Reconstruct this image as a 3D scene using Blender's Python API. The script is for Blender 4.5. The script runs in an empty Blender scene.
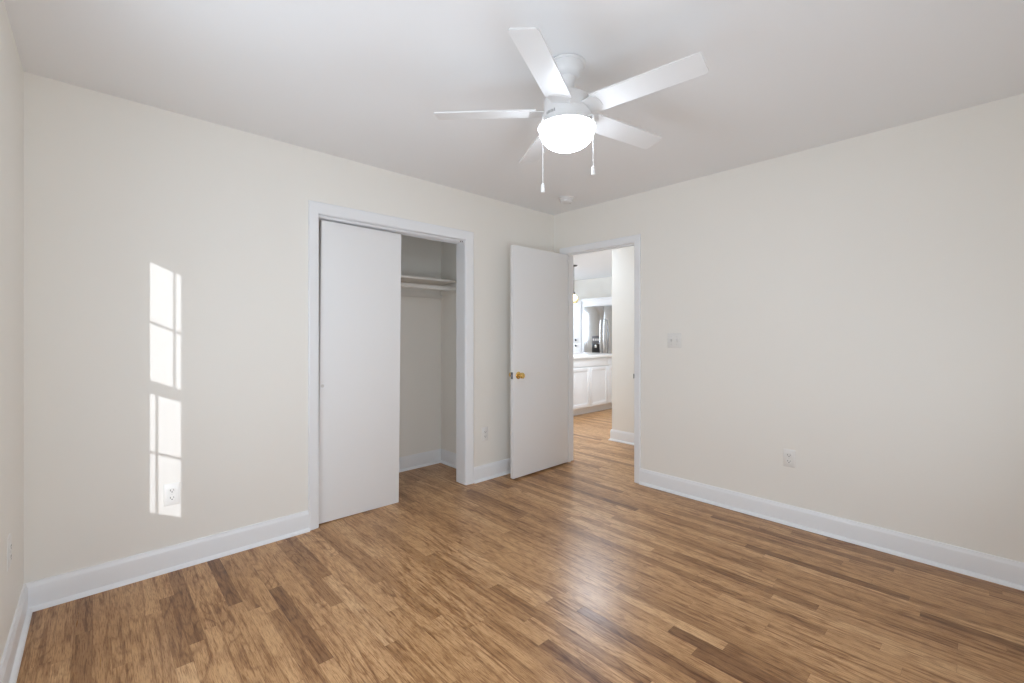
import bpy, bmesh, math, random
from mathutils import Vector, Matrix
S = bpy.context.scene
C = S.collection
PI = math.pi
R = math.radians

# ------------------------------------------------------------------ camera
cam_d = bpy.data.cameras.new('camera')
cam = bpy.data.objects.new('camera', cam_d); C.objects.link(cam)
cam.location = (-3.341, -2.975, 1.2554)
cam.rotation_euler = (R(90), 0, R(47.03 - 90))
cam_d.sensor_width = 36.0
cam_d.lens = 445.7 / 1024 * 36
cam_d.shift_y = -7.6 / 1024
cam_d.clip_start = 0.02
S.camera = cam

# ------------------------------------------------------------------ view, sky, sun, daylight, added fill
S.view_settings.view_transform = 'Standard'
S.view_settings.look = 'None'
S.view_settings.gamma = 1
S.view_settings.use_curve_mapping = False
S.view_settings.exposure = 0.0
S.cycles.max_bounces = 14
S.cycles.diffuse_bounces = 10
S.cycles.use_denoising = True
S.cycles.sample_clamp_indirect = 6

w = bpy.data.worlds.new('sky'); S.world = w; w.use_nodes = True
bg = w.node_tree.nodes['Background']
bg.inputs['Color'].default_value = (0.80, 0.90, 1.0, 1)
bg.inputs['Strength'].default_value = 1.2

def lamp(name, kind, loc, energy, color=(1, 1, 1), aim=None, **kw):
    d = bpy.data.lights.new(name, kind); d.energy = energy; d.color = color
    for k, v in kw.items(): setattr(d, k, v)
    o = bpy.data.objects.new(name, d); C.objects.link(o); o.location = loc
    if aim is not None:
        o.rotation_euler = Vector(aim).to_track_quat('-Z', 'Y').to_euler()
    return o

SUN_DIR = (0.40, 1.0, -0.188)
lamp('sun', 'SUN', (-6, -8, 3), 1.7, (0.93, 0.97, 1.04), SUN_DIR, angle=R(0.35))
# two added fill lamps behind the camera, then daylight through side and kitchen windows
lamp('fill_behind_left', 'AREA', (-2.75, -3.40, 1.05), 22, (0.83, 0.945, 1.08), (0, 1, 0.12), shape='RECTANGLE', size=0.9, size_y=1.5)
lamp('fill_behind_right', 'AREA', (-1.00, -3.40, 1.05), 4.6, (0.83, 0.945, 1.08), (0, 1, 0.5), shape='RECTANGLE', size=0.9, size_y=1.5)
lamp('daylight_window_side', 'AREA', (-3.80, -1.51, 1.16), 18, (0.83, 0.945, 1.08), (1, 0, 0.0), shape='RECTANGLE', size=0.78, size_y=1.3)
lamp('daylight_window_kitchen', 'AREA', (2.91, 3.85, 1.5), 36, (0.83, 0.95, 1.10), (0, -1, 0), shape='RECTANGLE', size=0.56, size_y=1.0)
lamp('kitchen_fill', 'AREA', (1.6, 0.75, 2.425), 36, (0.82, 0.95, 1.11), (0, 0, -1), shape='DISK', size=0.5)  # added area light with no fixture, brightens the kitchen from out of view
lamp('hall_fill', 'AREA', (0.62, 0.55, 2.425), 9, (0.81, 0.95, 1.13), (0, 0, -1), shape='DISK', size=0.3)  # unseen fill added under the hall ceiling to lift the hall wall

# ------------------------------------------------------------------ materials
def mat(name, color, rough=0.5, metal=0.0, spec=0.5, emit=None, estr=0.0, bump=None, coat=0.0, trans=0.0, ior=None):
    m = bpy.data.materials.new(name); m.use_nodes = True
    nt = m.node_tree; b = nt.nodes['Principled BSDF']
    b.inputs['Base Color'].default_value = (*color, 1)
    b.inputs['Roughness'].default_value = rough
    b.inputs['Metallic'].default_value = metal
    b.inputs['Specular IOR Level'].default_value = spec
    b.inputs['Coat Weight'].default_value = coat
    b.inputs['Transmission Weight'].default_value = trans
    if ior: b.inputs['IOR'].default_value = ior
    if emit:
        b.inputs['Emission Color'].default_value = (*emit, 1)
        b.inputs['Emission Strength'].default_value = estr
    if bump:
        scale, strength, dist = bump
        tc = nt.nodes.new('ShaderNodeTexCoord')
        n = nt.nodes.new('ShaderNodeTexNoise'); n.inputs['Scale'].default_value = scale; n.inputs['Detail'].default_value = 3
        bp = nt.nodes.new('ShaderNodeBump'); bp.inputs['Strength'].default_value = strength; bp.inputs['Distance'].default_value = dist
        nt.links.new(tc.outputs['Object'], n.inputs['Vector'])
        nt.links.new(n.outputs['Fac'], bp.inputs['Height'])
        nt.links.new(bp.outputs['Normal'], b.inputs['Normal'])
    return m

M_wall = mat('wall_paint', (0.86, 0.837, 0.785), 0.5, spec=0.35, bump=(260, 0.06, 0.002))
M_ceil = mat('ceiling_paint', (0.865, 0.872, 0.88), 0.8, spec=0.2, bump=(180, 0.08, 0.002))
M_trim = mat('trim_paint', (0.86, 0.873, 0.89), 0.32, spec=0.45, bump=(90, 0.03, 0.001))
M_door = mat('door_paint', (0.84, 0.84, 0.84), 0.38, spec=0.4, bump=(70, 0.04, 0.001))
M_shelf = mat('shelf_paint', (0.80, 0.78, 0.74), 0.45)
M_plate = mat('plate_plastic', (0.80, 0.79, 0.76), 0.35)
M_slot = mat('slot_dark', (0.06, 0.055, 0.05), 0.6)
M_screw = mat('screw_paint', (0.68, 0.67, 0.65), 0.35)
M_brass = mat('brass', (0.83, 0.58, 0.20), 0.17, metal=1.0)
M_steel = mat('steel', (0.20, 0.20, 0.21), 0.4, metal=1.0)
M_track = mat('track_aluminium', (0.80, 0.80, 0.81), 0.35, spec=0.4)
M_fan = mat('fan_white', (0.78, 0.78, 0.78), 0.35, spec=0.4)
M_mark = mat('fan_badge_ink', (0.33, 0.33, 0.33), 0.5)
M_globe = mat('globe_lit', (0.9, 0.9, 0.88), 0.3, emit=(0.845, 0.955, 1.08), estr=27.5)
M_chain = mat('chain_white', (0.9, 0.9, 0.9), 0.3)
M_cab = mat('cabinet_paint', (0.83, 0.84, 0.85), 0.35)
M_stone = mat('counter_quartz', (0.86, 0.845, 0.82), 0.14, bump=(30, 0.02, 0.001))
M_fridge = mat('fridge_steel', (0.56, 0.57, 0.58), 0.18, metal=1.0)
M_handle = mat('handle_steel', (0.80, 0.80, 0.80), 0.25, metal=1.0)
M_black = mat('black_plastic', (0.012, 0.012, 0.013), 0.25)
M_panel = mat('panel_dark', (0.10, 0.10, 0.105), 0.3)
M_bronze = mat('bronze_dark', (0.10, 0.09, 0.085), 0.4, metal=0.6)
M_amber = mat('amber_glass', (1.0, 0.90, 0.68), 0.05, trans=1.0, ior=1.25)
M_bulb = mat('bulb_lit', (1, 0.9, 0.7), 0.3, emit=(1.0, 0.80, 0.48), estr=22.0)
M_shade = mat('added_roller_shade', (0.85, 0.84, 0.82), 0.8)

def floor_material():
    m = bpy.data.materials.new('oak_strip_floor'); m.use_nodes = True
    nt = m.node_tree; N = nt.nodes; L = nt.links; b = N['Principled BSDF']
    def val(x, sock):
        if isinstance(x, (int, float)): sock.default_value = x
        else: L.new(x, sock)
    def ma(op, a, bb=0.0, c=None, clamp=False):
        n = N.new('ShaderNodeMath'); n.operation = op; n.use_clamp = clamp
        val(a, n.inputs[0]); val(bb, n.inputs[1])
        if c is not None: val(c, n.inputs[2])
        return n.outputs[0]
    def xyz(x, y, z=0.0):
        n = N.new('ShaderNodeCombineXYZ'); val(x, n.inputs[0]); val(y, n.inputs[1]); val(z, n.inputs[2]); return n.outputs[0]
    def noise(vec, scale, detail=3, rough=0.55, dist=0.0):
        n = N.new('ShaderNodeTexNoise'); L.new(vec, n.inputs['Vector'])
        n.inputs['Scale'].default_value = scale; n.inputs['Detail'].default_value = detail
        n.inputs['Roughness'].default_value = rough; n.inputs['Distortion'].default_value = dist
        return n.outputs['Fac']
    def white(vec):
        n = N.new('ShaderNodeTexWhiteNoise'); n.noise_dimensions = '3D'; L.new(vec, n.inputs['Vector']); return n.outputs['Value']
    def ramp(f, stops):
        n = N.new('ShaderNodeValToRGB'); L.new(f, n.inputs['Fac']); e = n.color_ramp.elements
        while len(e) < len(stops): e.new(0.5)
        for k, (p, c) in enumerate(stops): e[k].position = p; e[k].color = (*c, 1)
        return n.outputs['Color']
    def mix(mode, f, a, c):
        n = N.new('ShaderNodeMix'); n.data_type = 'RGBA'; n.blend_type = mode
        val(f, n.inputs['Factor'])
        for x, i in ((a, 6), (c, 7)):
            if isinstance(x, tuple): n.inputs[i].default_value = (*x, 1)
            else: L.new(x, n.inputs[i])
        return n.outputs[2]
    tc = N.new('ShaderNodeTexCoord'); sp = N.new('ShaderNodeSeparateXYZ'); L.new(tc.outputs['Object'], sp.inputs[0])
    x, y = sp.outputs[0], sp.outputs[1]
    W = 0.0572
    sx = ma('DIVIDE', ma('ADD', x, 20.0), W)
    row = ma('FLOOR', sx)
    fx = ma('FRACT', sx)
    r1 = white(xyz(row, 3.7, 1.1)); r2 = white(xyz(row, 9.2, 5.3))
    ln = ma('MULTIPLY_ADD', r2, 0.55, 0.50)
    sy = ma('ADD', ma('DIVIDE', ma('ADD', y, 20.0), ln), ma('MULTIPLY', r1, 7.0))
    col = ma('FLOOR', sy); fy = ma('FRACT', sy)
    bid = xyz(row, col, 0.5)
    t = white(bid); t2 = white(xyz(row, col, 8.5)); t3 = white(xyz(row, col, 4.2))
    ox = ma('MULTIPLY', t2, 37.0); oy = ma('MULTIPLY', t3, 53.0)
    # long streaks, cathedral figure and pores, each board cut from another place of the log
    gv = xyz(ma('ADD', ma('MULTIPLY', x, 1.0), ox), ma('ADD', ma('MULTIPLY', y, 0.055), oy), t)
    streak = noise(gv, 55, 5, 0.65, 0.3)
    fv = xyz(ma('ADD', ma('MULTIPLY', x, 1.0), ox), ma('ADD', ma('MULTIPLY', y, 0.17), oy), t2)
    fig = noise(fv, 7.5, 2, 0.45, 0.4)
    cath = ma('MULTIPLY_ADD', ma('SINE', ma('MULTIPLY_ADD', fig, 80.0, ma('MULTIPLY', streak, 3.0))), 0.5, 0.5)
    cath = ma('POWER', cath, 5.0)
    pv = xyz(ma('ADD', x, ox), ma('ADD', ma('MULTIPLY', y, 0.045), oy), 0.3)
    pore = noise(pv, 330, 3, 0.7)
    base = ramp(t, [(0.0, (0.27, 0.134, 0.055)), (0.10, (0.38, 0.203, 0.087)), (0.30, (0.52, 0.298, 0.137)), (0.80, (0.61, 0.365, 0.178)), (1.0, (0.67, 0.42, 0.218))])
    c1 = mix('MULTIPLY', ma('MULTIPLY', cath, ma('MULTIPLY_ADD', t3, 0.75, 0.0)), base, (0.56, 0.46, 0.38))
    c2 = mix('MULTIPLY', ramp_f(ma, streak, 0.51, 0.62, 0.85), c1, (0.54, 0.44, 0.35))
    c3 = mix('MULTIPLY', ramp_f(ma, pore, 0.49, 0.62, 0.9), c2, (0.55, 0.45, 0.36))
    big = noise(xyz(ma('MULTIPLY', x, 1.0), ma('MULTIPLY', y, 0.6), 2.0), 2.2, 2)
    c3 = mix('MULTIPLY', ramp_f(ma, big, 0.45, 0.75, 0.35), c3, (0.82, 0.78, 0.74))
    blot = noise(xyz(ma('ADD', x, ox), ma('ADD', ma('MULTIPLY', y, 0.45), oy), 0.7), 17, 3, 0.6, 0.5)
    c3 = mix('MULTIPLY', ramp_f(ma, blot, 0.47, 0.68, 0.55), c3, (0.66, 0.58, 0.50))
    # a few knots
    vor = N.new('ShaderNodeTexVoronoi'); L.new(xyz(x, ma('MULTIPLY', y, 0.55), 0.0), vor.inputs['Vector']); vor.inputs['Scale'].default_value = 2.3
    knot = ma('SUBTRACT', 1.0, ma('DIVIDE', vor.outputs['Distance'], 0.028), clamp=True)
    c3 = mix('MULTIPLY', ma('MULTIPLY', knot, 0.8), c3, (0.25, 0.17, 0.12))
    # seams between strips and at the board ends
    ex = ma('MINIMUM', fx, ma('SUBTRACT', 1.0, fx))
    ey = ma('MULTIPLY', ma('MINIMUM', fy, ma('SUBTRACT', 1.0, fy)), ma('DIVIDE', ln, W))
    edge = ma('SUBTRACT', 1.0, ma('DIVIDE', ma('MINIMUM', ex, ey), 0.020), clamp=True)
    c4 = mix('MULTIPLY', ma('MULTIPLY', edge, 0.55), c3, (0.38, 0.30, 0.24))
    L.new(c4, b.inputs['Base Color'])
    val(ma('MULTIPLY_ADD', streak, 0.12, 0.24), b.inputs['Roughness'])
    b.inputs['Specular IOR Level'].default_value = 0.32
    bp = N.new('ShaderNodeBump'); bp.inputs['Strength'].default_value = 0.16; bp.inputs['Distance'].default_value = 0.002
    h = ma('SUBTRACT', ma('MULTIPLY', streak, 0.35), ma('MULTIPLY', edge, 0.7))
    L.new(h, bp.inputs['Height']); L.new(bp.outputs['Normal'], b.inputs['Normal'])
    return m
def ramp_f(ma, f, a, b, g=1.0):
    return ma('MULTIPLY', ma('DIVIDE', ma('SUBTRACT', f, a), b - a, clamp=True), g)
M_floor = floor_material()

# ------------------------------------------------------------------ mesh helpers
class MB:
    """collects shapes into one mesh"""
    def __init__(self): self.bm = bmesh.new(); self.mi = 0
    def _new(self, vs, fs, smooth=False):
        V = [self.bm.verts.new(v) for v in vs]
        for f in fs:
            try:
                F = self.bm.faces.new([V[i] for i in f]); F.material_index = self.mi; F.smooth = smooth
            except ValueError: pass
        return V
    def box(self, x0, x1, y0, y1, z0, z1, bevel=0.0):
        t = bmesh.new()
        vs = [t.verts.new(v) for v in ((x0,y0,z0),(x1,y0,z0),(x1,y1,z0),(x0,y1,z0),(x0,y0,z1),(x1,y0,z1),(x1,y1,z1),(x0,y1,z1))]
        for f in ((3,2,1,0),(4,5,6,7),(0,1,5,4),(1,2,6,5),(2,3,7,6),(3,0,4,7)): t.faces.new([vs[i] for i in f])
        if bevel > 0: bmesh.ops.bevel(t, geom=t.edges[:], offset=bevel, segments=2, affect='EDGES', profile=0.6)
        self.merge(t); return self
    def merge(self, t, mtx=None, smooth=False):
        t.verts.index_update()
        vs = [(mtx @ v.co) if mtx else v.co.copy() for v in t.verts]
        self._new(vs, [[v.index for v in f.verts] for f in t.faces], smooth); t.free()
    def lathe(self, prof, n=40, mtx=None, smooth=True):
        """profile of (radius, z) turned about z"""
        vs = []; idx = []
        for r, z in prof:
            if r < 1e-6: idx.append([len(vs)] * n); vs.append(Vector((0, 0, z)))
            else:
                idx.append([len(vs) + k for k in range(n)])
                vs += [Vector((r * math.cos(2*PI*k/n), r * math.sin(2*PI*k/n), z)) for k in range(n)]
        fs = []
        for a, b in zip(idx, idx[1:]):
            for k in range(n):
                q = []
                for i in (a[k], a[(k+1) % n], b[(k+1) % n], b[k]):
                    if i not in q: q.append(i)
                if len(q) > 2: fs.append(q)
        if mtx: vs = [mtx @ v for v in vs]
        self._new(vs, fs, smooth); return self
    def tube(self, pts, r, n=12, smooth=True):
        pts = [Vector(p) for p in pts]; rings = []; vs = []
        for i, p in enumerate(pts):
            d = (pts[min(i+1, len(pts)-1)] - pts[max(i-1, 0)]).normalized()
            u = d.orthogonal().normalized() if i == 0 else (u - d * u.dot(d)).normalized()
            v = d.cross(u); rr = r[i] if isinstance(r, (list, tuple)) else r
            rings.append(len(vs)); vs += [p + (u*math.cos(2*PI*k/n) + v*math.sin(2*PI*k/n)) * rr for k in range(n)]
        fs = []
        for a, b in zip(rings, rings[1:]):
            for k in range(n): fs.append((a+k, a+(k+1) % n, b+(k+1) % n, b+k))
        fs.append(list(range(n))[::-1]); fs.append([rings[-1]+k for k in range(n)])
        self._new(vs, fs, smooth); return self
    def prism(self, poly, a, b):
        """poly = list of Vector; extruded from offset a to offset b (vectors)"""
        n = len(poly); a = Vector(a); b = Vector(b)
        vs = [Vector(p) + a for p in poly] + [Vector(p) + b for p in poly]
        fs = [list(range(n))[::-1], list(range(n, 2*n))] + [(k, (k+1) % n, n+(k+1) % n, n+k) for k in range(n)]
        self._new(vs, fs); return self
    def build(self, name, mats, parent=None, loc=None, rot=None, shade=True):
        bmesh.ops.recalc_face_normals(self.bm, faces=self.bm.faces[:])
        me = bpy.data.meshes.new(name); self.bm.to_mesh(me); self.bm.free()
        for m in (mats if isinstance(mats, (list, tuple)) else [mats]): me.materials.append(m)
        if shade: 
            try: me.set_sharp_from_angle(angle=R(35))
            except Exception: pass
        o = bpy.data.objects.new(name, me); C.objects.link(o)
        if parent: o.parent = parent
        if loc: o.location = loc
        if rot: o.rotation_euler = rot
        return o

def tag(o, label, cat, group=None):
    o['label'] = label; o['category'] = cat
    if group: o['group'] = group
    return o
def thing(name, label, cat, loc, rotz=0, group=None):
    o = bpy.data.objects.new(name, None); C.objects.link(o); o.location = loc; o.rotation_euler = (0, 0, rotz)
    o.empty_display_size = 0.05
    return tag(o, label, cat, group)
def struct(o, label=None):
    o['kind'] = 'structure'
    if label: o['label'] = label
    return o

# ------------------------------------------------------------------ the shell
H = 2.44
XL = -3.583          # left wall
YF = -3.45           # wall behind the camera
T = 0.12
KX, KY = 4.45, 3.8   # kitchen far wall, kitchen window wall
# closet: opening
CX0, CX1, CH = -2.29, -1.10, 2.037
# doorway
DY0, DY1, DH = -0.918, -0.146, 2.035
# closet inside
CLX0, CLX1, CLY = -2.62, -0.862, 0.705

struct(MB().box(XL-0.3, KX+0.2, YF-0.2, KY+0.2, -0.08, 0.0).build('floor', M_floor), 'brown oak strip floor running toward the closet wall')
struct(MB().box(XL-0.3, KX+0.2, YF-0.2, KY+0.2, H, H+0.1).build('ceiling', M_ceil), 'flat white ceiling')

m = MB()
m.box(XL-0.19, CX0, 0, T, 0, H); m.box(CX1, T, 0, T, 0, H); m.box(CX0, CX1, 0, T, CH, H)
struct(m.build('wall_back', M_wall), 'off white wall with the closet opening')
m = MB()
m.box(0, T, YF-0.12, DY0, 0, H); m.box(0, T, DY1, 0, 0, H); m.box(0, T, DY0, DY1, DH, H)
struct(m.build('wall_right', M_wall), 'off white wall with the doorway')
struct(MB().box(0, T, T, KY, 0, H).build('wall_kitchen_near', M_wall))
# left wall with the side window opening
WY0, WY1, WZ0, WZ1 = -1.955, -1.065, 0.46, 1.97
m = MB()
m.box(XL-0.19, XL, YF-0.12, WY0, 0, H); m.box(XL-0.19, XL, WY1, 0, 0, H)
m.box(XL-0.19, XL, WY0, WY1, 0, WZ0); m.box(XL-0.19, XL, WY0, WY1, WZ1, H)
struct(m.build('wall_left', M_wall), 'off white wall at the left edge of the photo')
struct(MB().box(XL, 0, YF-0.12, YF, 0, H).build('wall_front', M_wall))
# closet
struct(MB().box(CLX0-0.1, CLX1+0.1, CLY, CLY+0.1, 0, H).build('wall_closet_back', M_wall))
struct(MB().box(CLX1, CLX1+0.1, T, CLY, 0, H).build('wall_closet_right', M_wall))
struct(MB().box(CLX0-0.1, CLX0, T, CLY, 0, H).build('wall_closet_left', M_wall))
# hall and kitchen
HX, HYE = 1.115, 0.075
struct(MB().box(HX, HX+0.12, -1.72, HYE, 0, H).build('wall_hall', M_wall), 'off white hall wall end seen through the doorway')
struct(MB().box(T, HX, -1.72, -1.6, 0, H).build('wall_hall_end', M_wall))
struct(MB().box(HX+0.12, KX, HYE-0.12, HYE, 0, H).build('wall_kitchen_right', M_wall))
struct(MB().box(KX, KX+0.12, HYE-0.12, KY+0.12, 0, H).build('wall_kitchen_back', M_wall))
KW = (2.62, 3.2, 1.0, 2.0)
m = MB()
m.box(T, KW[0], KY, KY+0.12, 0, H); m.box(KW[1], KX, KY, KY+0.12, 0, H); m.box(KW[0], KW[1], KY, KY+0.12, 0, KW[2]); m.box(KW[0], KW[1], KY, KY+0.12, KW[3], H)
struct(m.build('wall_kitchen_left', M_wall))

# ------------------------------------------------------------------ baseboards with shoe moulding
BBH = 0.128
def bb_profile():
    # (distance from wall, height)
    return [(0, 0), (0.030, 0), (0.029, 0.006), (0.025, 0.013), (0.018, 0.018), (0.0145, 0.0195), (0.0145, 0.104), (0.0125, 0.112), (0.009, 0.118), (0.0075, BBH), (0, BBH)]
def baseboard(name, p0, p1, nrm, ext0=0, ext1=0):
    """run along p0-p1; nrm points into the room; ext = +1 mitres outside corner, -1 mitres inside corner"""
    p0 = Vector((*p0, 0)); p1 = Vector((*p1, 0)); n = Vector((*nrm, 0)); d = (p1 - p0).normalized()
    pr = bb_profile(); k = len(pr)
    vs = [p0 + n*t + Vector((0, 0, z)) - d*(ext0*t) for t, z in pr] + [p1 + n*t + Vector((0, 0, z)) + d*(ext1*t) for t, z in pr]
    fs = [list(range(k))[::-1], list(range(k, 2*k))] + [(i, (i+1) % k, k+(i+1) % k, k+i) for i in range(k)]
    b = MB(); b._new(vs, fs)
    return struct(b.build(name, M_trim))
baseboard('baseboard_back_left', (XL, 0), (CX0-0.06, 0), (0, -1), -1, 0)
baseboard('baseboard_back_right', (CX1+0.077, 0), (0, 0), (0, -1), 0, -1)
baseboard('baseboard_left', (XL, YF), (XL, 0), (1, 0), -1, -1)
baseboard('baseboard_right', (0, DY0-0.057), (0, YF), (-1, 0), 0, -1)
baseboard('baseboard_right_corner', (0, 0), (0, DY1+0.057), (-1, 0), -1, 0)
baseboard('baseboard_front', (0, YF), (XL, YF), (0, 1), -1, -1)
baseboard('baseboard_closet_back', (CLX0, CLY), (CLX1, CLY), (0, -1), -1, -1)
baseboard('baseboard_closet_right', (CLX1, CLY), (CLX1, T), (-1, 0), -1, 0)
baseboard('baseboard_hall', (HX, HYE), (HX, -1.6), (-1, 0), 1, -1)
baseboard('baseboard_hall_end', (HX+0.12, HYE), (HX, HYE), (0, 1), 0, 1)

# ------------------------------------------------------------------ casings (trim)
def casing_profile(wd):
    # (across from opening, proud of wall)
    return [(0, 0), (0, 0.009), (0.004, 0.0115), (0.016, 0.0125), (wd*0.62, 0.0155), (wd-0.006, 0.0175), (wd, 0.014), (wd, 0)]
def casing(mb, a, b, h, wa, wb, wh, place):
    """mitred casing around an opening from a to b, height h; place(s, proud, z) -> point"""
    pl, pr_, ph = casing_profile(wa), casing_profile(wb), casing_profile(wh); k = len(pl)
    rings = [[place(a - t, q, 0) for t, q in pl], [place(a - t, q, h + u) for (t, q), (u, _) in zip(pl, ph)],
             [place(b + t, q, h + u) for (t, q), (u, _) in zip(pr_, ph)], [place(b + t, q, 0) for t, q in pr_]]
    vs = [v for r_ in rings for v in r_]; fs = [list(range(k)), list(range(3*k, 4*k))]
    for j in range(3):
        for i in range(k): fs.append((j*k+i, j*k+(i+1) % k, (j+1)*k+(i+1) % k, (j+1)*k+i))
    mb._new(vs, fs)

m = MB()
casing(m, CX0, CX1, CH, 0.062, 0.077, 0.072, lambda s, q, z: Vector((s, -q, z)))
# jambs and head lining inside the wall
m.box(CX0-0.001, CX0+0.004, -0.001, T+0.001, 0, CH); m.box(CX1-0.004, CX1+0.001, -0.001, T+0.001, 0, CH)
m.box(CX0, CX1, -0.001, T+0.001, CH-0.003, CH+0.001)
tr1 = struct(m.build('trim_1', M_trim), 'white casing around the closet opening')
# double track of the sliding doors
m = MB()
z0 = CH - 0.003
m.box(CX0+0.005, CX1-0.005, 0.018, 0.021, z0-0.018, z0, 0.0006)
m.box(CX0+0.005, CX1-0.005, 0.0135, 0.018, z0-0.007, z0-0.004, 0.0006)
m.box(CX0+0.005, CX1-0.005, 0.021, 0.108, z0-0.003, z0)
m.box(CX0+0.005, CX1-0.005, 0.067, 0.070, z0-0.016, z0)
m.box(CX0+0.005, CX1-0.005, 0.106, 0.109, z0-0.018, z0)
m.build('sliding_door_track', M_track, tr1)
m = MB()
for dx in (0.012, 0.030):
    m.lathe([(0, 0.0012), (0.0045, 0.001), (0.005, 0)], 14, Matrix.Translation((CX1-0.005-dx, 0.018, z0-0.012)) @ Matrix.Rotation(R(90), 4, 'X'))
m.build('track_screw', M_slot, tr1)

m = MB()
casing(m, DY0, DY1, DH, 0.057, 0.057, 0.057, lambda s, q, z: Vector((-q, s, z)))
casing(m, DY0, DY1, DH, 0.057, 0.057, 0.057, lambda s, q, z: Vector((T+q, s, z)))
m.box(-0.001, T+0.001, DY0-0.001, DY0+0.004, 0, DH); m.box(-0.001, T+0.001, DY1-0.004, DY1+0.001, 0, DH); m.box(-0.001, T+0.001, DY0, DY1, DH-0.004, DH+0.001)
m.box(0.040, 0.075, DY0+0.004, DY0+0.014, 0, DH-0.004); m.box(0.040, 0.075, DY1-0.014, DY1-0.004, 0, DH-0.004); m.box(0.040, 0.075, DY0+0.014, DY1-0.014, DH-0.014, DH-0.004)
tr2 = struct(m.build('trim_2', M_trim), 'white casing around the bedroom doorway')
m = MB()
m.box(0.004, 0.034, DY0+0.0035, DY0+0.0058, 0.868, 0.926, 0.0008)
m.prism([Vector((-0.012, DY0+0.0040, 0.878)), Vector((0.005, DY0+0.0040, 0.878)), Vector((0.005, DY0+0.0058, 0.878)), Vector((-0.010, DY0+0.0065, 0.878)), Vector((-0.016, DY0+0.004, 0.878)), Vector((-0.016, DY0+0.002, 0.878))], (0, 0, 0), (0, 0, 0.038))
m.build('strike_plate', M_steel, tr2)

# ------------------------------------------------------------------ doors
# door_1: flush leaf, swung open along the closet wall; local x runs from hinge to latch
DW, DT = 0.735, 0.035
door1 = struct(MB().box(0, DW, 0, DT, 0.017, 2.018, 0.0015).build('door_1', M_door), 'white flush door standing open with a brass knob')
door1.location = (-0.006, DY1-0.006, 0)
door1.rotation_euler = (0, 0, R(180 + 1.0))
def knob_mb(side):
    # along local y; side -1 = back, +1 = the face toward the camera
    y0 = DT if side > 0 else 0.0
    rot = Matrix.Translation((DW-0.060, y0, 0.898)) @ Matrix.Rotation(R(-90*side), 4, 'X')
    k = MB()
    k.lathe([(0, 0), (0.031, 0), (0.0315, 0.003), (0.029, 0.006), (0.020, 0.009), (0.0125, 0.011), (0.011, 0.018), (0.0115, 0.026), (0.017, 0.030),
             (0.0235, 0.036), (0.0262, 0.044), (0.0258, 0.052), (0.0225, 0.058), (0.015, 0.0615), (0.006, 0.0618), (0.005, 0.0605), (0, 0.0605)], 32, rot)
    return k
for s in (1, -1):
    kn = knob_mb(s).build('door_knob', M_brass, door1); kn['label'] = 'round brass knob'
m = MB()
m.box(DW-0.0005, DW+0.0016, 0.005, 0.030, 0.868, 0.926, 0.0006)
m.prism([Vector((DW, 0.011, 0.888)), Vector((DW+0.011, 0.012, 0.888)), Vector((DW+0.011, 0.016, 0.888)), Vector((DW+0.004, 0.025, 0.888)), Vector((DW, 0.025, 0.888))], (0, 0, 0), (0, 0, 0.018))
m.build('latch_plate', M_steel, door1)
for z in (0.20, 1.02, 1.80):
    m = MB().tube([(-0.004, -0.004+0.0, z), (-0.004, -0.004, z+0.089)], 0.0062, 12)
    m.box(-0.003, 0.028, -0.0012, 0.0008, z, z+0.089)
    m.build('hinge', M_trim, door1)

# door_2: flush sliding closet door, hanging slightly out of square
SX0, SX1 = -2.268, -1.684
sl = MB().box(-(SX1-SX0)/2, (SX1-SX0)/2, 0, 0.034, -1.0, 1.0, 0.0015)
door2 = struct(sl.build('door_2', M_door), 'white flush sliding closet door')
door2.location = ((SX0+SX1)/2, 0.030, 1.0035); door2.rotation_euler = (0, R(0.62), 0)
m = MB().lathe([(0.0, -0.003), (0.010, -0.003), (0.0145, -0.002), (0.015, 0.0), (0.0155, 0.0014), (0.0175, 0.0012), (0.018, 0.0)], 32, Matrix.Rotation(R(90), 4, 'X'))
o = m.build('finger_pull', M_trim, door2, (SX0-(SX0+SX1)/2+0.018, 0.0, -0.095)); 
o2 = MB().lathe([(0, 0.0006), (0.0105, 0.0004), (0.0105, -0.0005)], 24, Matrix.Rotation(R(90), 4, 'X')).build('pull_cup', M_screw, door2, (SX0-(SX0+SX1)/2+0.018, 0.0, -0.095))
for dx in (-0.2, 0.2):
    MB().box(-0.015, 0.015, 0.034, 0.038, -0.06, 0.020, 0.001).build('roller_hanger', M_track, door2, (dx, 0, 0.998))

# ------------------------------------------------------------------ closet shelf and rod
SH_Y = 0.43
t = thing('closet_shelf', 'pale painted shelf board high inside the open closet', 'shelf', (CLX1, CLY, 1.730))
MB().box(CLX0-CLX1+0.002, -0.002, SH_Y-CLY-0.04, -0.001, 0, 0.019, 0.0015).build('shelf_board', M_shelf, t)
m = MB(); zs = 1.730
m.box(CLX0+0.0005, CLX1-0.0005, CLY-0.019, CLY, zs-0.128, zs-0.072, 0.0015)
m.box(CLX1-0.019, CLX1, SH_Y-0.02, CLY-0.0195, zs-0.090, zs-0.0005, 0.0015)
m.box(CLX0, CLX0+0.019, SH_Y-0.02, CLY-0.0195, zs-0.090, zs-0.0005, 0.0015)
struct(m.build('trim_3', M_shelf), 'pale wooden cleats on the closet walls under the shelf')
t = thing('closet_rod', 'pale round hanging rod under the closet shelf', 'closet rod', (CLX1, SH_Y, 1.672))
MB().tube([(CLX0-CLX1+0.021, 0, 0), (-0.021, 0, 0)], 0.021, 24).build('rod', M_shelf, t)
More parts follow.
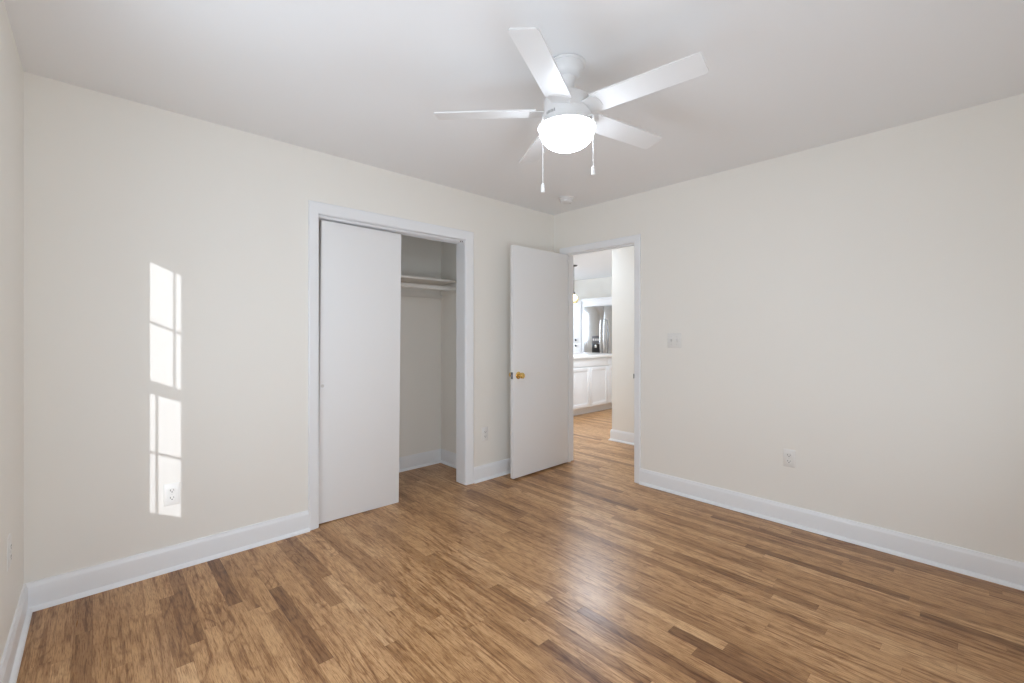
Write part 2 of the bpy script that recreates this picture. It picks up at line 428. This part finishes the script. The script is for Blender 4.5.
for xx, a in ((-0.019, -90), (CLX0-CLX1+0.019, 90)):
    MB().lathe([(0.0213, 0.001), (0.0215, 0.016), (0.025, 0.016), (0.029, 0.005), (0.031, 0.0), (0, 0)], 24, Matrix.Rotation(R(a), 4, 'Y')).build('rod_socket', M_shelf, t, (xx, 0, 0))

# ------------------------------------------------------------------ outlets and switch (local: plate in xz-plane, front toward -y)
def plate_mb(wd, hg):
    b = MB(); d = 0.0055
    o_, i_ = (wd/2, hg/2), (wd/2-0.006, hg/2-0.006)
    vs = [Vector((sx*o_[0], 0, sz*o_[1])) for sx, sz in ((-1,-1),(1,-1),(1,1),(-1,1))] + [Vector((sx*o_[0], -0.002, sz*o_[1])) for sx, sz in ((-1,-1),(1,-1),(1,1),(-1,1))] + [Vector((sx*i_[0], -d, sz*i_[1])) for sx, sz in ((-1,-1),(1,-1),(1,1),(-1,1))]
    fs = [(0,1,2,3), (8,9,10,11)] + [(a+k, a+(k+1) % 4, a+4+(k+1) % 4, a+4+k) for a in (0, 4) for k in range(4)]
    b._new(vs, fs); return b
def make_outlet(label, loc, rotz):
    t = thing('wall_outlet', label, 'outlet', loc, rotz, 'white wall outlets')
    plate_mb(0.071, 0.116).build('cover_plate', M_plate, t)
    for dz in (0.0195, -0.0195):
        b = MB(); n = 24; ring = []
        for k in range(n):
            a = 2*PI*k/n; ring.append(Vector((max(-0.0170, min(0.0170, 0.0185*math.cos(a))), 0, max(-0.0140, min(0.0140, 0.0175*math.sin(a))))))
        b.prism(ring, (0, -0.0050, 0), (0, -0.0072, 0))
        rc = b.build('receptacle', M_plate, t, (0, 0, dz))
        b = MB(); b.box(-0.0085, -0.0058, -0.0076, -0.0066, -0.002, 0.0075); b.box(0.0058, 0.0082, -0.0076, -0.0066, -0.001, 0.0065)
        b.lathe([(0.0029, 0.0066), (0.0029, 0.0076), (0, 0.0076)], 12, Matrix.Translation((0, 0, -0.0070)) @ Matrix.Rotation(R(90), 4, 'X'))
        b.build('socket_slots', M_slot, rc)
    MB().lathe([(0.0033, 0.0050), (0.0030, 0.0064), (0, 0.0068)], 14, Matrix.Rotation(R(90), 4, 'X')).build('screw', M_screw, t)
    return t
make_outlet('white outlet in the sunlit patch on the closet wall', (-3.048, 0, 0.402), 0)
make_outlet('white outlet between the closet casing and the open door', (-0.890, 0, 0.392), 0)
make_outlet('white outlet low on the right wall above the baseboard', (0, -2.071, 0.436), R(-90))
make_outlet('white outlet at the left edge of the photo on the side wall', (XL, -0.475, 0.440), R(90))

t = thing('light_switch', 'white double toggle light switch on the wall right of the doorway', 'light switch', (0, -1.272, 1.203), R(-90))
plate_mb(0.116, 0.116).build('cover_plate', M_plate, t)
for dx, up in ((-0.023, 1), (0.023, -1)):
    b = MB(); b.box(-0.0055, 0.0055, -0.0060, -0.0052, -0.0125, 0.0125)
    st = b.build('switch_slot', M_screw, t, (dx, 0, 0))
    b = MB().prism([Vector((-0.0042, -0.0055, -0.006)), Vector((-0.0042, -0.0055, 0.006)), Vector((-0.0042, -0.0170, 0.0085*up+0.0032)), Vector((-0.0042, -0.0170, 0.0085*up-0.0032))], (0, 0, 0), (0.0084, 0, 0))
    b.build('toggle', M_plate, t, (dx, 0, 0))
    for dz in (0.030, -0.030):
        MB().lathe([(0.0033, 0.0050), (0.0030, 0.0064), (0, 0.0068)], 14, Matrix.Translation((dx, 0, dz)) @ Matrix.Rotation(R(90), 4, 'X')).build('screw', M_screw, t)

# ------------------------------------------------------------------ ceiling: smoke detector
t = thing('smoke_detector', 'small round white smoke detector on the ceiling near the corner', 'smoke detector', (-0.343, -0.455, H))
MB().lathe([(0, 0), (0.066, 0), (0.067, -0.004), (0.065, -0.010), (0.058, -0.012)], 40).build('base_ring', M_fan, t)
MB().lathe([(0.058, -0.010), (0.058, -0.020), (0.052, -0.023), (0.052, -0.026), (0.056, -0.028), (0.054, -0.036), (0.044, -0.043), (0.022, -0.046), (0.021, -0.044), (0, -0.044)], 40).build('sensor_housing', M_fan, t)
MB().lathe([(0, -0.0475), (0.004, -0.047), (0.005, -0.044)], 12, Matrix.Translation((0.034, -0.010, 0.002))).build('test_button', M_slot, t)

# ------------------------------------------------------------------ ceiling fan
FX, FY = -1.829, -1.705
fan = thing('ceiling_fan', 'white five blade ceiling fan with a lit dome light and two pull chains', 'ceiling fan', (FX, FY, H))
def fz(z): return z - H
MB().lathe([(0, 0), (0.072, 0), (0.072, -0.003), (0.083, -0.003), (0.0835, -0.005), (0.081, -0.009), (0.072, -0.011), (0.070, -0.028), (0.066, -0.042), (0.056, -0.054), (0.042, -0.060), (0, -0.060)], 48).build('canopy', M_fan, fan)
MB().lathe([(0.036, -0.056), (0.034, -0.070), (0.034, -0.155)], 32).build('neck', M_fan, fan)
MB().lathe([(0, fz(2.286)), (0.092, fz(2.286)), (0.098, fz(2.284)), (0.1005, fz(2.278)), (0.102, fz(2.240)), (0.102, fz(2.219)), (0.090, fz(2.2165))], 56).build('motor_housing', M_fan, fan)
MB().lathe([(0.090, fz(2.2175)), (0.1045, fz(2.2175)), (0.107, fz(2.2155)), (0.1078, fz(2.211)), (0.1085, fz(2.172)), (0.111, fz(2.164)), (0.126, fz(2.1615)), (0.1265, fz(2.1575)), (0.10, fz(2.157))], 56).build('switch_housing', M_fan, fan)
# frosted dome
prof = [(0.116, fz(2.1570)), (0.1185, fz(2.152)), (0.1195, fz(2.146))]
for k in range(1, 13):
    a = k/12*PI/2; prof.append((0.1195*math.cos(a)**0.85 if k < 12 else 0.0, fz(2.146) - 0.079*math.sin(a)))
g = MB().lathe(prof, 56).build('light_dome', M_globe, fan); g['label'] = 'glowing frosted white glass dome'
# maker's badge, too small to read: a row of tiny grey strokes on the switch housing
b = MB()
for k in range(6):
    a = R(-179.0 + (k-2.5)*4.4) ; rr = 0.1082
    b.prism([Vector((rr*math.cos(a-0.022), rr*math.sin(a-0.022), 0)), Vector((rr*math.cos(a+0.022), rr*math.sin(a+0.022), 0)), Vector(((rr+.0008)*math.cos(a+0.022), (rr+.0008)*math.sin(a+0.022), 0)), Vector(((rr+.0008)*math.cos(a-0.022), (rr+.0008)*math.sin(a-0.022), 0))],
            (0, 0, fz(2.192)), (0, 0, fz(2.203 + 0.002*(k % 2))))
b.build('badge', M_mark, fan)
# blades
def blade_mesh():
    b = bmesh.new(); w0, w1, x0, x1, th = 0.112, 0.108, 0.135, 0.580, 0.006
    out = [(x0, -w0/2+0.006), (x0+0.006, -w0/2), (x1-0.008, -w1/2), (x1, -w1/2+0.008), (x1, w1/2-0.008), (x1-0.008, w1/2), (x0+0.006, w0/2), (x0, w0/2-0.006)]
    lo = [b.verts.new((x, y, 0)) for x, y in out]; hi = [b.verts.new((x, y, th)) for x, y in out]
    n = len(out); b.faces.new(lo[::-1]); b.faces.new(hi)
    for k in range(n): b.faces.new((lo[k], lo[(k+1) % n], hi[(k+1) % n], hi[k]))
    return b
for k in range(5):
    a = R(-154.0 + 72*k)
    rot = Matrix.Rotation(a, 4, 'Z') @ Matrix.Translation((0, 0, fz(2.225))) @ Matrix.Rotation(R(-11.6), 4, 'X')
    b = MB(); b.merge(blade_mesh(), rot); bl = b.build('blade', M_fan, fan)
    # blade iron: rounded plate from the motor to the underside of the blade
    b = MB(); out = [(0.088, -0.040), (0.120, -0.044), (0.140, -0.046), (0.156, -0.040), (0.164, -0.022), (0.166, 0.0), (0.164, 0.022), (0.156, 0.040), (0.140, 0.046), (0.120, 0.044), (0.088, 0.040)]
    b.prism([rot @ Vector((x, y, -0.0025)) for x, y in out], (0, 0, 0), rot.to_3x3() @ Vector((0, 0, 0.0025)))
    b.build('blade_bracket', M_fan, fan)
# pull chains
for ang, zt, zb, ps, lb in ((47.03+90+32.5, 2.180, 1.855, 0.036, 'longer'), (47.03-90-39.6, 2.180, 1.925, 0.036, 'shorter')):
    d = Vector((math.cos(R(ang)), math.sin(R(ang)), 0)); p = d*0.131
    b = MB(); b.tube([d*0.104 + Vector((0, 0, fz(zt))), d*0.122 + Vector((0, 0, fz(zt))), p + Vector((0, 0, fz(zt-0.004))), p + Vector((0, 0, fz(zt-0.02)))], 0.0035, 10)
    z = zt - 0.018
    b.tube([p + Vector((0, 0, fz(z))), p + Vector((0, 0, fz(zb+ps)))], 0.0008, 6)
    while z > zb + ps:
        b.lathe([(0, 0.0018), (0.0013, 0.0013), (0.0018, 0), (0.0013, -0.0013), (0, -0.0018)], 6, Matrix.Translation(p + Vector((0, 0, fz(z))))); z -= 0.0046
    ch = b.build('pull_chain', M_chain, fan)
    MB().lathe([(0, ps), (0.003, ps), (0.0062, ps*0.93), (0.0070, ps*0.5), (0.0080, ps*0.12), (0.0080, 0.002), (0.007, 0), (0, 0)], 18, Matrix.Translation(p + Vector((0, 0, fz(zb))))).build('chain_pull', M_chain, ch)

# ------------------------------------------------------------------ kitchen seen through the doorway
IY = 1.31
def shaker(b, x0, x1, z0, z1, y, rail=0.058, thick=0.019):
    b.box(x0, x1, y-thick+0.005, y, z0, z1)
    yf = y - thick
    b.box(x0, x0+rail, yf, yf+0.006, z0, z1, 0.0008); b.box(x1-rail, x1, yf, yf+0.006, z0, z1, 0.0008)
    b.box(x0+rail, x1-rail, yf, yf+0.006, z0, z0+rail, 0.0008); b.box(x0+rail, x1-rail, yf, yf+0.006, z1-rail, z1, 0.0008)
def base_cabinet(x0, x1, doors, label):
    t = thing('base_cabinet', label, 'cabinet', (x0, IY, 0), 0, 'island base cabinets')
    wd = x1 - x0
    b = MB(); b.box(0, wd, 0.0, 0.78, 0.11, 0.878); b.build('cabinet_body', M_cab, t)
    MB().box(0, wd, 0.072, 0.78, 0.0, 0.11).build('toe_kick', M_cab, t)
    dw = wd/doors
    for k in range(doors):
        b = MB(); shaker(b, k*dw+0.003, (k+1)*dw-0.003, 0.118, 0.738, 0.0); b.build('cabinet_door', M_cab, t)
    MB().box(0.003, wd-0.003, -0.019, 0.0, 0.746, 0.872, 0.0012).build('drawer_front', M_cab, t)
base_cabinet(1.830, 2.780, 2, 'white two door island cabinet seen through the doorway')
base_cabinet(2.782, 3.240, 1, 'white narrow island cabinet cut off by the hall wall edge')
tag(MB().box(1.800, 3.270, IY-0.040, IY+0.82, 0.8785, 0.918, 0.004).build('countertop', M_stone), 'pale stone countertop on the white kitchen island', 'countertop')

FXX = 3.80
FRY, FRW = 2.098, 0.476
t = thing('refrigerator', 'stainless french door refrigerator with a black water dispenser', 'refrigerator', (FXX, FRY, 0))
MB().box(0.06, 0.63, -FRW+0.004, FRW-0.004, 0.02, 1.775, 0.004).build('fridge_body', M_panel, t)
MB().box(0.1, 0.6, -FRW+0.03, FRW-0.03, 0.0, 0.02).build('base', M_black, t)
for s in (1, -1):
    y0, y1 = (0.003, FRW) if s > 0 else (-FRW, -0.003)
    d = MB().box(0, 0.056, y0, y1, 0.70, 1.79, 0.006).build('fridge_door', M_fridge, t)
    hy = s*0.042
    MB().tube([(-0.002, hy, 0.84), (-0.040, hy, 0.86), (-0.056, hy, 1.00), (-0.060, hy, 1.20), (-0.056, hy, 1.40), (-0.040, hy, 1.52), (-0.002, hy, 1.54)], 0.014, 14).build('door_handle', M_handle, d)
    if s > 0:
        dp = MB().box(-0.004, 0.002, 0.092, 0.280, 1.065, 1.215, 0.001).build('dispenser_panel', M_panel, d)
        b = MB(); b.box(-0.0045, 0.002, 0.092, 0.280, 0.875, 1.063, 0.001); b.build('dispenser_recess', M_black, d)
        MB().box(-0.020, -0.004, 0.150, 0.200, 0.985, 1.040, 0.003).build('dispenser_spout', M_handle, d)
        for k in range(3): MB().box(-0.0052, -0.0038, 0.115+k*0.055, 0.145+k*0.055, 1.12, 1.165).build('dispenser_button', M_screw, dp)
dr = MB().box(0, 0.056, -FRW, FRW, 0.06, 0.692, 0.006).build('freezer_drawer', M_fridge, t)
MB().tube([(-0.002, -0.36, 0.60), (-0.050, -0.34, 0.60), (-0.050, 0.34, 0.60), (-0.002, 0.36, 0.60)], 0.014, 14).build('drawer_handle', M_handle, dr)

t = thing('fridge_surround', 'white cabinet surround framing the steel refrigerator', 'cabinet', (FXX+0.04, FRY, 0))
MB().box(0, 0.60, FRW+0.015, FRW+0.075, 0, 1.935, 0.002).build('side_panel', M_cab, t)
MB().box(0, 0.60, -FRW-0.075, -FRW-0.015, 0, 1.935, 0.002).build('side_panel', M_cab, t)
MB().box(0, 0.60, -FRW-0.014, FRW+0.014, 1.80, 1.935, 0.002).build('top_panel', M_cab, t)
m = MB(); m.box(-0.022, 0.602, -FRW-0.085, FRW+0.085, 1.936, 1.962, 0.004); m.box(-0.012, 0.602, -FRW-0.078, FRW+0.078, 1.920, 1.936, 0.003)
m.build('crown', M_cab, t)

t = thing('pantry_cabinet', 'tall white cabinet with two black knobs left of the refrigerator', 'cabinet', (FXX+0.05, 2.69, 0))
MB().box(0.02, 0.59, 0, 0.60, 0.10, 1.935).build('cabinet_body', M_cab, t)
MB().box(0.09, 0.59, 0, 0.60, 0, 0.10).build('toe_kick', M_cab, t)
for z0_, z1_, kz in ((0.105, 1.066, 1.012), (1.072, 1.930, 1.130)):
    d = MB().box(0.0, 0.019, 0.004, 0.596, z0_, z1_, 0.0015).build('cabinet_door', M_cab, t)
    MB().lathe([(0.010, 0), (0.009, 0.010), (0.018, 0.016), (0.022, 0.022), (0.018, 0.028), (0, 0.030)], 20, Matrix.Translation((0.0, 2.812-2.69, kz)) @ Matrix.Rotation(R(-90), 4, 'Y')).build('knob', M_black, d)

t = thing('pendant_light', 'small glowing amber glass pendant lamp hanging over the kitchen island', 'pendant lamp', (2.690, 1.930, H))
MB().lathe([(0, 0), (0.060, 0), (0.060, -0.010), (0.050, -0.018), (0.012, -0.026), (0, -0.026)], 32).build('canopy', M_bronze, t)
MB().tube([(0, 0, -0.024), (0, 0, -0.470)], 0.0048, 10).build('stem', M_bronze, t)
MB().lathe([(0.006, -0.455), (0.020, -0.462), (0.022, -0.500), (0.020, -0.512), (0, -0.512)], 24).build('socket', M_bronze, t)
b = MB().lathe([(0.026, -0.500), (0.050, -0.514), (0.070, -0.540), (0.078, -0.575), (0.074, -0.612), (0.060, -0.640), (0.045, -0.652)], 40)
b.lathe([(0.0235, -0.503), (0.0475, -0.5165), (0.067, -0.5415), (0.075, -0.575), (0.071, -0.611), (0.058, -0.6375), (0.045, -0.652)], 40).build('glass_shade', M_amber, t)
MB().lathe([(0.012, -0.510), (0.018, -0.530), (0.030, -0.560), (0.031, -0.580), (0.024, -0.600), (0, -0.610)], 24).build('bulb', M_bulb, t)

# ------------------------------------------------------------------ windows
# window_1: six over six sashes in the side wall; the low sun falls through it onto the closet wall
def sash(b, x0, x1, ya, yb, za, zb, cols=3, rows=2, st=0.045, mu=0.011):
    b.box(x0, x1, ya, ya+st, za, zb); b.box(x0, x1, yb-st, yb, za, zb)
    b.box(x0, x1, ya+st, yb-st, za, za+st); b.box(x0, x1, ya+st, yb-st, zb-st, zb)
    cw = (yb-ya-2*st)/cols; rh = (zb-za-2*st)/rows
    for k in range(1, cols): b.box(x0+0.012, x1-0.012, ya+st+k*cw-mu/2, ya+st+k*cw+mu/2, za+st, zb-st)
    for k in range(1, rows): b.box(x0+0.012, x1-0.012, ya+st, yb-st, za+st+k*rh-mu/2, za+st+k*rh+mu/2)
b = MB()
b.box(XL-0.19, XL-0.0, WY0-0.0, WY0+0.045, WZ0, WZ1); b.box(XL-0.19, XL, WY1-0.045, WY1, WZ0, WZ1)
b.box(XL-0.19, XL, WY0, WY1, WZ1-0.02, WZ1); b.box(XL-0.19, XL+0.03, WY0, WY1, WZ0, WZ0+0.02)
win = struct(b.build('window_1', M_trim))
YU, YL = WY0-0.05, WY1-0.05
b = MB(); b.box(XL-0.150, XL-0.118, WY0, WY1, 1.953, WZ1-0.02); sash(b, XL-0.150, XL-0.118, YU-0.02, YL+0.02, 1.225, 1.953); b.build('upper_sash', M_trim, win)
b = MB(); sash(b, XL-0.112, XL-0.080, YU-0.02, YL+0.02, 0.53, 1.262); b.box(XL-0.112, XL-0.080, YU-0.02, YL+0.02, 0.46, 0.53); b.build('lower_sash', M_trim, win)
# added_window_2 and added_window_4: added unseen behind the camera to back the fill lamps, roller shades drawn
for nm, xa, xb in (('added_window_2', -3.20, -2.30), ('added_window_4', -1.45, -0.55)):
    b = MB()
    casing(b, xa, xb, 2.05, 0.07, 0.07, 0.07, lambda s, q, z: Vector((s, YF+q, max(z, 0.42))))
    b.box(xa-0.07, xb+0.07, YF, YF+0.05, 0.39, 0.42)
    win2 = struct(b.build(nm, M_trim))
    MB().box(xa, xb, YF+0.004, YF+0.008, 0.42, 2.04).build('added_roller_shade', M_shade, win2)
# window_3: kitchen window
b = MB(); 
b.box(KW[0], KW[0]+0.05, KY+0.04, KY+0.09, KW[2], KW[3]); b.box(KW[1]-0.05, KW[1], KY+0.04, KY+0.09, KW[2], KW[3])
b.box(KW[0], KW[1], KY+0.04, KY+0.09, KW[2], KW[2]+0.05); b.box(KW[0], KW[1], KY+0.04, KY+0.09, KW[3]-0.05, KW[3]); b.box(KW[0], KW[1], KY+0.045, KY+0.085, (KW[2]+KW[3])/2-0.02, (KW[2]+KW[3])/2+0.02)
struct(b.build('window_3', M_trim))
